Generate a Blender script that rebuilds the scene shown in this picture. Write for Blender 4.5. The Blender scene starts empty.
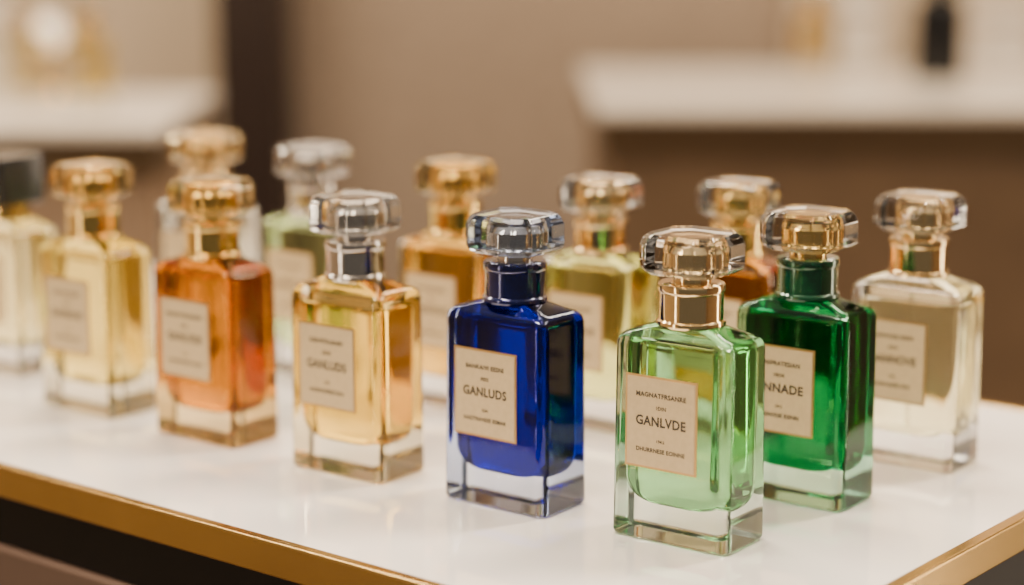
import bpy, bmesh, math, random
from mathutils import Vector, Matrix
C = bpy.context.scene.collection
TZ = 0.9

# ------------------------------------------------------------ materials
def new_mat(name):
    m = bpy.data.materials.new(name); m.use_nodes = True
    nt = m.node_tree; nt.nodes.clear()
    out = nt.nodes.new("ShaderNodeOutputMaterial")
    return m, nt, out

def glass(name, col, ior=1.5, rough=0.0, cloud=0.0, cloudcol=None):
    m, nt, out = new_mat(name)
    g = nt.nodes.new("ShaderNodeBsdfGlass")
    g.inputs["Color"].default_value = (*col, 1)
    g.inputs["IOR"].default_value = ior
    g.inputs["Roughness"].default_value = rough
    if cloud:
        t = nt.nodes.new("ShaderNodeBsdfTranslucent"); t.inputs["Color"].default_value = (*(cloudcol or [c*c for c in col]), 1)
        mx = nt.nodes.new("ShaderNodeMixShader"); mx.inputs[0].default_value = cloud
        nt.links.new(g.outputs[0], mx.inputs[1]); nt.links.new(t.outputs[0], mx.inputs[2])
        nt.links.new(mx.outputs[0], out.inputs["Surface"])
    else:
        nt.links.new(g.outputs[0], out.inputs["Surface"])
    return m

def princ(name, col, rough=0.5, metal=0.0, coat=0.0, noise=None, bump=0.0, spec=0.5, coatior=1.5, emit=0.0):
    m, nt, out = new_mat(name)
    p = nt.nodes.new("ShaderNodeBsdfPrincipled")
    p.inputs["Base Color"].default_value = (*col, 1)
    p.inputs["Roughness"].default_value = rough
    p.inputs["Metallic"].default_value = metal
    p.inputs["Coat Weight"].default_value = coat
    p.inputs["Coat Roughness"].default_value = 0.02
    p.inputs["Coat IOR"].default_value = coatior
    p.inputs["Specular IOR Level"].default_value = spec
    if emit:
        p.inputs["Emission Color"].default_value = (*col, 1); p.inputs["Emission Strength"].default_value = emit
    if noise:
        scale, amt = noise
        tc = nt.nodes.new("ShaderNodeTexCoord")
        n = nt.nodes.new("ShaderNodeTexNoise"); n.inputs["Scale"].default_value = scale
        n.inputs["Detail"].default_value = 6
        nt.links.new(tc.outputs["Object"], n.inputs["Vector"])
        r = nt.nodes.new("ShaderNodeValToRGB")
        r.color_ramp.elements[0].position = 0.3; r.color_ramp.elements[1].position = 0.7
        r.color_ramp.elements[0].color = (*[c*(1-amt) for c in col], 1)
        r.color_ramp.elements[1].color = (*[min(1, c*(1+amt)) for c in col], 1)
        nt.links.new(n.outputs["Fac"], r.inputs["Fac"])
        nt.links.new(r.outputs["Color"], p.inputs["Base Color"])
        if bump:
            b = nt.nodes.new("ShaderNodeBump"); b.inputs["Strength"].default_value = bump
            b.inputs["Distance"].default_value = 0.002
            nt.links.new(n.outputs["Fac"], b.inputs["Height"])
            nt.links.new(b.outputs[0], p.inputs["Normal"])
    nt.links.new(p.outputs[0], out.inputs["Surface"])
    return m

M_clear = glass("clear_glass", (0.99, 0.99, 0.985))
M_capclear = glass("crystal_stopper", (0.995, 0.99, 0.98))
M_capblue = glass("bluish_crystal_stopper", (0.86, 0.91, 1.0))
M_capgold = glass("amber_stopper", (1.0, 0.93, 0.77))
M_gold = princ("polished_gold", (0.94, 0.65, 0.22), 0.10, 1.0, noise=(60, .04))
M_rose = princ("pale_gold", (0.95, 0.72, 0.38), 0.10, 1.0, noise=(60, .04))
M_silver = princ("polished_silver", (0.66, 0.62, 0.58), 0.10, 1.0, noise=(60, .04))
M_bluecol = princ("blue_lacquer_collar", (0.004, 0.008, 0.08), 0.15, 0.6, 1.0, noise=(40, .05))
M_greencol = princ("green_lacquer_collar", (0.003, 0.06, 0.025), 0.15, 0.4, 1.0, noise=(40, .05))
M_black = princ("black_lacquer", (0.006, 0.006, 0.007), 0.25, 0, 0.3, noise=(40, .1))
M_paper = princ("cream_label_paper", (0.50, 0.38, 0.21), 0.6, noise=(400, .05))
M_border = princ("bronze_label_border", (0.48, 0.29, 0.10), 0.3, 0.7, noise=(200, .05))
M_ink = princ("dark_ink", (0.03, 0.024, 0.018), 0.6)
M_tube = glass("dip_tube_plastic", (0.9, 0.88, 0.84), 1.2, 0.1)

# ------------------------------------------------------------ mesh helpers
def mesh_obj(name, verts, faces, mat, smooth=True, ang=35, wn=True, link=True):
    me = bpy.data.meshes.new(name)
    me.from_pydata(verts, [], faces)
    bm = bmesh.new(); bm.from_mesh(me)
    bmesh.ops.recalc_face_normals(bm, faces=bm.faces)
    bm.to_mesh(me); bm.free()
    me.materials.append(mat)
    if smooth:
        me.polygons.foreach_set("use_smooth", [True]*len(me.polygons))
        me.set_sharp_from_angle(angle=math.radians(ang))
    o = bpy.data.objects.new(name, me)
    if link: C.objects.link(o)
    if smooth and wn:
        w = o.modifiers.new("wn", 'WEIGHTED_NORMAL'); w.keep_sharp = True
    return o

def rrect(hx, hy, r, seg):
    pts = []
    for k, (sx, sy) in enumerate(((1, 1), (-1, 1), (-1, -1), (1, -1))):
        cx, cy = sx*(hx-r), sy*(hy-r)
        for i in range(seg+1):
            a = math.radians(90*k + 90*i/seg)
            pts.append((cx+r*math.cos(a), cy+r*math.sin(a)))
    return pts

def loft(name, levels, seg, mat, **kw):
    V = []; F = []; n = 4*(seg+1)
    for (z, hx, hy, r) in levels:
        V += [(x, y, z) for x, y in rrect(hx, hy, r, seg)]
    for l in range(len(levels)-1):
        for i in range(n):
            j = (i+1) % n
            F.append((l*n+i, l*n+j, (l+1)*n+j, (l+1)*n+i))
    F.append(tuple(reversed(range(n))))
    F.append(tuple((len(levels)-1)*n+i for i in range(n)))
    return mesh_obj(name, V, F, mat, **kw)

def lathe(name, prof, mat, seg=56, **kw):
    V = []; F = []
    for r, z in prof:
        for i in range(seg):
            a = 2*math.pi*i/seg
            V.append((r*math.cos(a), r*math.sin(a), z))
    for l in range(len(prof)-1):
        for i in range(seg):
            j = (i+1) % seg
            F.append((l*seg+i, l*seg+j, (l+1)*seg+j, (l+1)*seg+i))
    F.append(tuple(reversed(range(seg))))
    F.append(tuple((len(prof)-1)*seg+i for i in range(seg)))
    return mesh_obj(name, V, F, mat, **kw)

def box(name, x0, x1, y0, y1, z0, z1, mat, bevel=0.0):
    V = [(x, y, z) for z in (z0, z1) for y in (y0, y1) for x in (x0, x1)]
    F = [(0, 2, 3, 1), (4, 5, 7, 6), (0, 1, 5, 4), (2, 6, 7, 3), (0, 4, 6, 2), (1, 3, 7, 5)]
    o = mesh_obj(name, V, F, mat, smooth=False)
    if bevel:
        b = o.modifiers.new("bevel", 'BEVEL'); b.width = bevel; b.segments = 3
    return o

def empty(name, loc, rot=0.0):
    e = bpy.data.objects.new(name, None); e.empty_display_size = 0.02
    e.location = loc; e.rotation_euler = (0, 0, rot); C.objects.link(e)
    return e

# ------------------------------------------------------------ bottle parts
HX, HY = 0.0272, 0.0162
body_levels = [(0.0, HX-.0016, HY-.0016, .0034), (.0006, HX-.0006, HY-.0006, .0040), (.0018, HX, HY, .0044),
               (.0790, HX-.0006, HY-.0006, .0044), (.0815, HX-.0012, HY-.0012, .0044), (.0832, HX-.0030, HY-.0028, .0044),
               (.0842, HX-.0055, HY-.0048, .0048), (.0862, .0160, .0095, .0070), (.0875, .0118, .0088, .0080), (.0900, .0100, .0086, .0080)]
def cav_levels(ztop):
    hx, hy, z0, R = HX-.0042, HY-.0034, .0145, .0100
    L = []
    for i in range(9):
        a = math.radians(90*i/8)
        d = R*(1-math.sin(a)); L.append((z0+R*(1-math.cos(a)), hx-d, hy-d*0.45, .0078))
    L += [(ztop-.003, hx+.0006, hy+.0002, .0078), (ztop-.0008, hx-.0004, hy-.0006, .0074), (ztop, hx-.003, hy-.003, .0068)]
    return L

def make_text(lines, w):
    V = []; F = []
    for (s, zc, h, maxw) in lines:
        cu = bpy.data.curves.new("t", 'FONT'); cu.body = s; cu.size = h*1.4
        cu.align_x = 'CENTER'; cu.align_y = 'CENTER'; cu.resolution_u = 3
        cu.offset = h*0.04; cu.space_character = 1.06
        o = bpy.data.objects.new("t", cu); C.objects.link(o)
        bpy.context.view_layer.update()
        dg = bpy.context.evaluated_depsgraph_get()
        me = bpy.data.meshes.new_from_object(o.evaluated_get(dg))
        xs = [v.co.x for v in me.vertices]
        k = min(1.0, maxw/max(1e-6, (max(xs)-min(xs))))
        b = len(V)
        for v in me.vertices:
            V.append((v.co.x*k, 0, v.co.y+zc))
        for p in me.polygons:
            F.append(tuple(b+i for i in p.vertices))
        bpy.data.objects.remove(o); bpy.data.meshes.remove(me); bpy.data.curves.remove(cu)
    me = bpy.data.meshes.new("lettering"); me.from_pydata(V, [], F); me.materials.append(M_ink)
    return me

def text_set(a, b, c, d, e):
    return make_text([(a, .0112, .0019, .0240), (b, .0062, .0015, .007), (c, .0005, .0038, .0230),
                      (d, -.0072, .0012, .006), (e, -.0112, .0017, .0225)], .03)
T_blue = text_set("BANKAIVI EESNI", "FESS", "GANLUDS", "1234", "NADTRAVESE ESMAR")
T_green = text_set("MAGNATFRSANRE", "1DIN", "GANLVDE", "194.2", "DHURRNESE EOINNE")
T_dark = text_set("MINIFRATESIAN", "VEOR", "LINNADE", "1812", "BASINVESE ESINRI")
T_gold = text_set("DESIVETE-EIUIN", "LEOR", "GANLUDS", "1234", "RASRANEESE EAN")
T_misc = text_set("DARIVARE EESN", "1DIN", "DANNOVE", "1942", "BASRANESE ENE")

LW, LH = .0165, .0188
def label_mesh():
    V = []; F = []; mi = []
    def slab(hw, hh, y0, y1, m):
        b = len(V)
        for y in (y0, y1):
            for z in (-hh, hh):
                for x in (-hw, hw):
                    V.append((x, y, z))
        for f in [(0, 1, 3, 2), (4, 6, 7, 5), (0, 4, 5, 1), (2, 3, 7, 6), (0, 2, 6, 4), (1, 5, 7, 3)]:
            F.append(tuple(b+i for i in f)); mi.append(m)
    slab(LW, LH, -.0004, 0.0, 1)
    slab(LW-.0009, LH-.0009, -.0006, -.00039, 0)
    me = bpy.data.meshes.new("paper_label"); me.from_pydata(V, [], F)
    me.materials.append(M_paper); me.materials.append(M_border)
    bm = bmesh.new(); bm.from_mesh(me); bmesh.ops.recalc_face_normals(bm, faces=bm.faces); bm.to_mesh(me); bm.free()
    for p, m in zip(me.polygons, mi): p.material_index = m
    return me
ME_label = label_mesh()

def hide_proto(o):
    C.objects.unlink(o); return o
P_body = hide_proto(loft("bottle_body", body_levels, 6, M_clear))
P_liquid = hide_proto(loft("liquid", cav_levels(.0800), 8, M_clear))
P_liquid_low = hide_proto(loft("liquid", cav_levels(.0765), 8, M_clear))
P_collar = hide_proto(lathe("collar", [(.0098, .0868), (.0134, .0868), (.0138, .0876), (.0136, .0888), (.0127, .0894), (.0127, .1000),
                  (.0131, .1004), (.0134, .1012), (.0134, .1028), (.0130, .1036), (.0118, .1040), (.0080, .1042)], M_gold))
P_stem = hide_proto(lathe("stem", [(.0078, .1035), (.0078, .1065), (.0088, .1070), (.0088, .1165), (.0080, .1174), (.004, .1176)], M_gold))
s = .0174
P_cap = loft("stopper", [(.1074, s*.80, s*.80, s*.26), (.1090, s*.95, s*.95, s*.34), (.1100, s, s, s*.36), (.1192, s, s, s*.36),
                     (.1220, s*.93, s*.93, s*.33), (.1236, s*.83, s*.83, s*.29)], 1, M_capclear, smooth=False)
bv = P_cap.modifiers.new("bevel", 'BEVEL'); bv.width = .0005; bv.segments = 3; bv.limit_method = 'ANGLE'; bv.angle_limit = math.radians(12)
P_cap = hide_proto(P_cap)
P_tube = hide_proto(lathe("dip_tube", [(.0011, .016), (.0011, .079)], M_tube, seg=16))
P_blackcap = hide_proto(loft("stopper", [(.0960, .0145, .0145, .002), (.0968, .0155, .0155, .0025), (.1225, .0155, .0155, .0025), (.1235, .0148, .0148, .002)], 5, M_black))

def part(proto, parent, mat=None, name=None, loc=(0, 0, 0), label=None):
    o = proto.copy(); o.name = name or proto.name.split(".")[0]
    if mat is not None:
        if proto.data.materials[0] != mat:
            key = proto.data.name + mat.name
            if key in bpy.data.meshes: o.data = bpy.data.meshes[key]
            else:
                o.data = proto.data.copy(); o.data.name = key; o.data.materials[0] = mat
    o.location = loc; o.parent = parent
    C.objects.link(o)
    if label: o["label"] = label
    return o

def liquid_mat(name, col, cloud):
    return glass("liquid_"+name, col, 0.92, 0.0, cloud)

GROUP = "perfume bottles on the display table"
def bottle(x, y, yaw, liqname, liqcol, label, capmat, metal, collar=None, text=T_misc, low=False, tube=False,
           z=TZ, group=GROUP, blackcap=False, scale=1.0, paper=True, bodymat=None, cloud=0.03, shell=None):
    e = empty("perfume_bottle", (x, y, z+.0001), math.radians(yaw)); e.scale = (scale,)*3
    e["label"] = label; e["category"] = "perfume bottle"; e["group"] = group
    if shell: shell = bpy.data.materials.get("glass_"+liqname) or glass("glass_"+liqname, shell)
    part(P_body, e, bodymat or shell)
    if bodymat is None:
        lm = bpy.data.materials.get("liquid_"+liqname) or liquid_mat(liqname, liqcol, cloud)
        part(P_liquid_low if low else P_liquid, e, lm)
    part(P_collar, e, collar or metal)
    if blackcap:
        part(P_blackcap, e)
    else:
        part(P_stem, e, metal)
        part(P_cap, e, capmat)
    if tube: part(P_tube, e)
    if paper:
        lo = bpy.data.objects.new("paper_label", ME_label); lo.parent = e
        lo.location = (-.0030, -HY+.00005, .0490); C.objects.link(lo)
        to = bpy.data.objects.new("lettering", text); to.parent = lo
        to.location = (0, -.00068, 0); C.objects.link(to)
    return e

bottle(.0706, .7715, -36.5, "light_green", (.54, .76, .53), "light green perfume bottle with pale gold collar and crystal stopper", M_capclear, M_rose, text=T_green, cloud=.0, shell=(.92, .97, .93), scale=1.0)
bottle(.0013, .8205, -38, "cobalt", (.005, .032, .44), "cobalt blue perfume bottle with blue collar and crystal stopper", M_capblue, M_silver, collar=M_bluecol, text=T_blue, cloud=.02, shell=(.80, .85, .97))
bottle(.1245, .8286, -37, "emerald", (.02, .42, .22), "dark emerald green perfume bottle with gold fittings and crystal stopper", M_capclear, M_gold, collar=M_greencol, text=T_dark, cloud=.02, shell=(.76, .93, .83))
bottle(.1825, .8845, -37, "pale_straw", (1.0, .97, .80), "clear perfume bottle with pale straw liquid and visible dip tube", M_capclear, M_rose, text=T_misc, low=True, tube=True, scale=.99, cloud=.07)
bottle(-.0692, .8700, -37, "gold", (.94, .79, .33), "golden yellow perfume bottle with silver collar and crystal stopper", M_capclear, M_silver, text=T_gold, low=True, cloud=.0, shell=(1, .97, .88), scale=1.005)
bottle(-.1409, .9277, -38, "orange", (.76, .49, .05), "amber orange perfume bottle with gold collar and stopper", M_capgold, M_gold, text=T_green, cloud=.0, shell=(.98, .88, .66))
bottle(-.2080, .9820, -38, "pale_gold", (.94, .86, .50), "pale gold perfume bottle with gold collar and amber-tinted stopper", M_capgold, M_gold, text=T_misc, cloud=.0, shell=(1, .98, .9))
bottle(-.2727, 1.0707, -38, "cream", (.95, .90, .66), "pale cream perfume bottle with square black cap", M_black, M_gold, text=T_misc, blackcap=True, scale=.95, cloud=.02)
bottle(-.1725, 1.120, -38, "clear", (.94, .93, .88), "clear perfume bottle with gold-tinted stopper behind an orange one", M_capgold, M_rose, text=T_misc, cloud=.0)
bottle(-.1061, 1.060, -38, "pale_green", (.78, .86, .62), "pale green perfume bottle with silver collar and crystal stopper", M_capclear, M_silver, text=T_misc, cloud=.0)
bottle(-.0283, .9930, -38, "amber", (.90, .70, .30), "light amber perfume bottle with gold collar and stopper", M_capgold, M_gold, text=T_misc, cloud=.0)
bottle(.0425, .9500, -38, "yellow_green", (.90, .91, .56), "yellow-green perfume bottle with gold collar and crystal stopper", M_capclear, M_rose, text=T_misc, scale=.98, cloud=.02)
bottle(.1080, .9446, -38, "brown_amber", (.82, .54, .17), "brown amber perfume bottle with gold collar and crystal stopper", M_capclear, M_gold, text=T_misc, scale=.97, cloud=.0)

# ------------------------------------------------------------ display table
M_top = princ("white_glass_top", (0.84, 0.80, 0.78), 0.04, 0, 1.0, noise=(3, .01), spec=1.0, coatior=2.0)
M_brass = princ("brushed_brass", (0.55, 0.36, 0.12), 0.22, 1.0, noise=(30, .06))
M_dark = princ("dark_recess", (0.008, 0.006, 0.005), 0.5, noise=(20, .1), spec=.2)
M_cab = princ("taupe_cabinet", (0.11, 0.068, 0.05), 0.5, noise=(20, .06))
corner = Vector((.0751, .632)); a = Vector((-.7805, .6252)); b = Vector((.6252, .7805))
LT, WT = 1.10, .377
ctr = corner + a*LT/2 + b*WT/2
tab = empty("display_table", (ctr.x, ctr.y, 0), math.radians(-38.7))
tab["label"] = "display table with glossy white glass top and brass rim"; tab["category"] = "table"
hl, hw = LT/2, WT/2
RW, RH = .006, .014
def tpart(o, label=None):
    o.parent = tab
    if label: o["label"] = label
    return o
tpart(box("tabletop", -hl, hl, -hw, hw, TZ-.012, TZ, M_top), "glossy white glass tabletop")
def frame(name, hx, hy, w, z0, z1, mat):
    V = []; F = []
    for z in (z0, z1):
        for (X, Y) in ((hx, hy), (hx+w, hy+w)):
            V += [(-X, -Y, z), (X, -Y, z), (X, Y, z), (-X, Y, z)]
    for i in range(4):
        j = (i+1) % 4
        F += [(i, j, 4+j, 4+i), (8+i, 8+j, 12+j, 12+i), (i, j, 8+j, 8+i), (4+i, 4+j, 12+j, 12+i)]
    o = mesh_obj(name, V, F, mat, smooth=False)
    bb = o.modifiers.new("bevel", 'BEVEL'); bb.width = .0010; bb.segments = 3
    return o
tpart(frame("rim", hl+.0001, hw+.0001, RW, TZ-RH, TZ+.0006, M_brass), "brushed brass rim")
tpart(box("apron", -hl+.002, hl-.002, -hw+.002, hw-.002, TZ-.040, TZ-.0121, M_dark), "black recessed apron")
tpart(box("cabinet_body", -hl-.002, hl+.002, -hw-.002, hw+.002, 0, TZ-.0401, M_cab, .002))

# ------------------------------------------------------------ background counters
M_ctop = princ("pale_stone_counter", (0.80, 0.71, 0.60), 0.3, 0, 0.3, noise=(8, .04))
M_cfront = princ("brown_counter_front", (0.14, 0.085, 0.044), 0.55, noise=(14, .12), bump=.1)
M_cfront2 = princ("beige_counter_front", (0.30, 0.20, 0.125), 0.55, noise=(14, .08), bump=.1)
M_bronze = princ("bronze_edge", (0.10, 0.062, 0.030), 0.4, 0.5, noise=(14, .05))
def counter(x0, x1, y0, y1, z, lab, front, rot=0.0):
    e = empty("counter", ((x0+x1)/2, (y0+y1)/2, 0), rot); e["label"] = lab; e["category"] = "counter"
    hx, hy = (x1-x0)/2, (y1-y0)/2
    t = box("countertop", -hx, hx, -hy, hy, z-.014, z, M_ctop, .002); t.parent = e
    s_ = box("edge_band", -hx+.008, hx-.008, -hy+.008, hy-.008, z-.060, z-.0141, M_bronze); s_.parent = e
    f = box("counter_front", -hx+.02, hx-.02, -hy+.02, hy-.02, 0.0, z-.0601, front, .002); f.parent = e
    return e
counter(.105, 1.9, 2.50, 3.16, TZ, "long brown counter with pale stone top and bronze edge", M_cfront)
counter(-1.7, -.40, 2.28, 2.72, TZ, "beige counter with pale stone top", M_cfront2)

G2 = "perfume bottles on the stone counter"
bottle(.615, 2.90, -10, "x", (1, 1, 1), "black perfume bottle with black cap on a stone counter", M_black, M_black, z=TZ, group=G2, blackcap=True, bodymat=M_black, paper=False, scale=1.35)
bottle(.455, 3.02, 15, "gold", (1, .83, .48), "small golden perfume bottle on a stone counter", M_capclear, M_gold, z=TZ, group=G2)
G3 = "perfume bottles on the beige counter"
bottle(-.62, 2.56, 20, "cream", (1, 1, 1), "cream perfume bottle with crystal stopper on a beige counter", M_capclear, M_rose, z=TZ, group=G3)
bottle(-.53, 2.50, -20, "pale_gold", (1, 1, 1), "pale gold perfume bottle with crystal stopper on a beige counter", M_capclear, M_gold, z=TZ, group=G3)
M_carton = princ("cream_carton", (0.82, 0.75, 0.66), 0.5, noise=(30, .03))
def carton(x, y, yaw, w, d, h, lab):
    e = empty("perfume_carton", (x, y, TZ+.0001), math.radians(yaw)); e["label"] = lab; e["category"] = "box"; e["group"] = "perfume cartons"
    bdy = box("carton_body", -w/2, w/2, -d/2, d/2, 0, h*.72, M_carton, .001); bdy.parent = e
    lid = box("lid", -w/2-.001, w/2+.001, -d/2-.001, d/2+.001, h*.7201, h, M_carton, .001); lid.parent = e
    bnd = box("ribbon_band", -w/2-.0006, w/2+.0006, -d/2-.0006, d/2+.0006, h*.66, h*.7199, M_gold); bnd.parent = e
carton(.735, 3.03, 12, .08, .06, .10, "cream perfume carton with gold band on a stone counter")
carton(.53, 3.08, -8, .06, .05, .12, "cream perfume carton with gold band on a stone counter")
carton(-.70, 2.62, 10, .08, .06, .12, "white perfume carton with gold band on a beige counter")
# glowing globe added on the beige counter, standing in for a bright blurred blob
M_globe = princ("glow_globe", (1.0, .84, .64), 0.5, emit=0.9)
P_base = hide_proto(lathe("globe_foot", [(.020, 0), (.022, .003), (.020, .006), (.005, .009), (.004, .050), (.012, .054), (.014, .060)], M_gold))
gp = [(.002+.022*math.sin(math.pi*i/16), .080-.022*math.cos(math.pi*i/16)) for i in range(17)]
P_globe = hide_proto(lathe("globe_ball", gp, M_globe, wn=False, ang=80))
e = empty("stand_in_globe", (-.615, 2.665, TZ+.0001)); e["label"] = "added glowing globe with gold foot, stand-in for a bright blurred blob"
e["category"] = "glow stand-in"
part(P_base, e); part(P_globe, e)

# ------------------------------------------------------------ room
def struct(o):
    o["kind"] = "structure"; return o
M_wall = princ("taupe_wall", (0.37, 0.275, 0.198), 0.8, noise=(90, .16), bump=.4)
M_wall2 = princ("beige_wall", (0.62, 0.49, 0.35), 0.8, noise=(60, .05), bump=.2)
M_pillar = princ("dark_brown_pillar", (0.025, 0.013, 0.009), 0.5, noise=(20, .1))
M_floor = princ("brown_floor", (0.14, 0.095, 0.07), 0.4, noise=(6, .12))
struct(box("wall_back", -2.5, 2.6, 3.35, 3.45, 0, 2.8, M_wall))
struct(box("wall_left", -2.6, -2.5, -1.5, 3.45, 0, 2.8, M_wall2))
struct(box("wall_right", 2.6, 2.7, -1.5, 3.45, 0, 2.8, M_wall))
struct(box("floor", -2.6, 2.7, -1.5, 3.45, -0.05, 0, M_floor))
struct(box("trim_1", -.475, -.365, 3.20, 3.35, 0, 2.8, M_pillar))
struct(box("trim_2", -2.5, -.475, 3.30, 3.35, 0, 2.8, M_wall2))
struct(box("trim_3", .46, 2.6, 3.32, 3.35, 0, 2.8, M_wall2))

# ------------------------------------------------------------ lights
def area(name, loc, target, sx, sy, power, col=(1, .82, .61), lab="warm ceiling light panel over the table", spread=180):
    l = bpy.data.lights.new(name, 'AREA'); l.shape = 'RECTANGLE'; l.size = sx; l.size_y = sy
    l.energy = power; l.color = col; l.spread = math.radians(spread)
    o = bpy.data.objects.new(name, l); o.location = loc
    o.rotation_euler = (Vector(target)-Vector(loc)).to_track_quat('-Z', 'Y').to_euler()
    o["category"] = "light"; o["label"] = lab
    C.objects.link(o)
area("ceiling_light", (-.5, .5, 2.5), (0, .9, TZ), 1.0, .15, 24, spread=110)
area("ceiling_light", (.9, 1.3, 2.5), (.1, .9, TZ), .15, 1.0, 20, spread=110)
area("ceiling_light", (-.2, 1.9, 2.6), (-.1, 1.0, TZ), 1.0, .15, 28, spread=110)
area("ceiling_light", (.9, 2.5, 2.5), (.9, 3.1, TZ), 1.2, .3, 32)
area("ceiling_light", (-.9, 2.4, 2.5), (-.9, 2.9, TZ), .8, .3, 42)
L2 = "tall unseen light strip added for highlights on the bottles"
area("highlight_strip", (-1.6, -.08, .9), (0, .8, .9), .04, 1.5, 6, lab=L2)  # unseen side strips, added to put vertical highlights in the glass
area("highlight_strip", (1.6, 1.15, .9), (0, .8, .9), .06, 1.5, 12, lab=L2)
# ambient: bright shop ceiling above, dimmer towards the horizon
w = bpy.data.worlds.new("world"); bpy.context.scene.world = w; w.use_nodes = True
nt = w.node_tree; bg = nt.nodes["Background"]
tc = nt.nodes.new("ShaderNodeTexCoord"); sp = nt.nodes.new("ShaderNodeSeparateXYZ")
mr = nt.nodes.new("ShaderNodeMapRange"); mr.inputs["From Min"].default_value = .15; mr.inputs["From Max"].default_value = .9
mr.inputs["To Min"].default_value = .13; mr.inputs["To Max"].default_value = .66
nt.links.new(tc.outputs["Generated"], sp.inputs[0]); nt.links.new(sp.outputs["Z"], mr.inputs["Value"])
nt.links.new(mr.outputs[0], bg.inputs[1]); bg.inputs[0].default_value = (1.0, .86, .71, 1)

# ------------------------------------------------------------ camera
cd = bpy.data.cameras.new("camera"); cam = bpy.data.objects.new("camera", cd); C.objects.link(cam)
cd.sensor_width = 36; cd.lens = 2000*36/1024; cd.clip_start = .01
cam.location = (0, 0, TZ+.25); cam.rotation_euler = (math.radians(90-11.03), 0, 0)
cd.dof.use_dof = True; cd.dof.focus_distance = .80; cd.dof.aperture_fstop = 3.2
bpy.context.scene.camera = cam
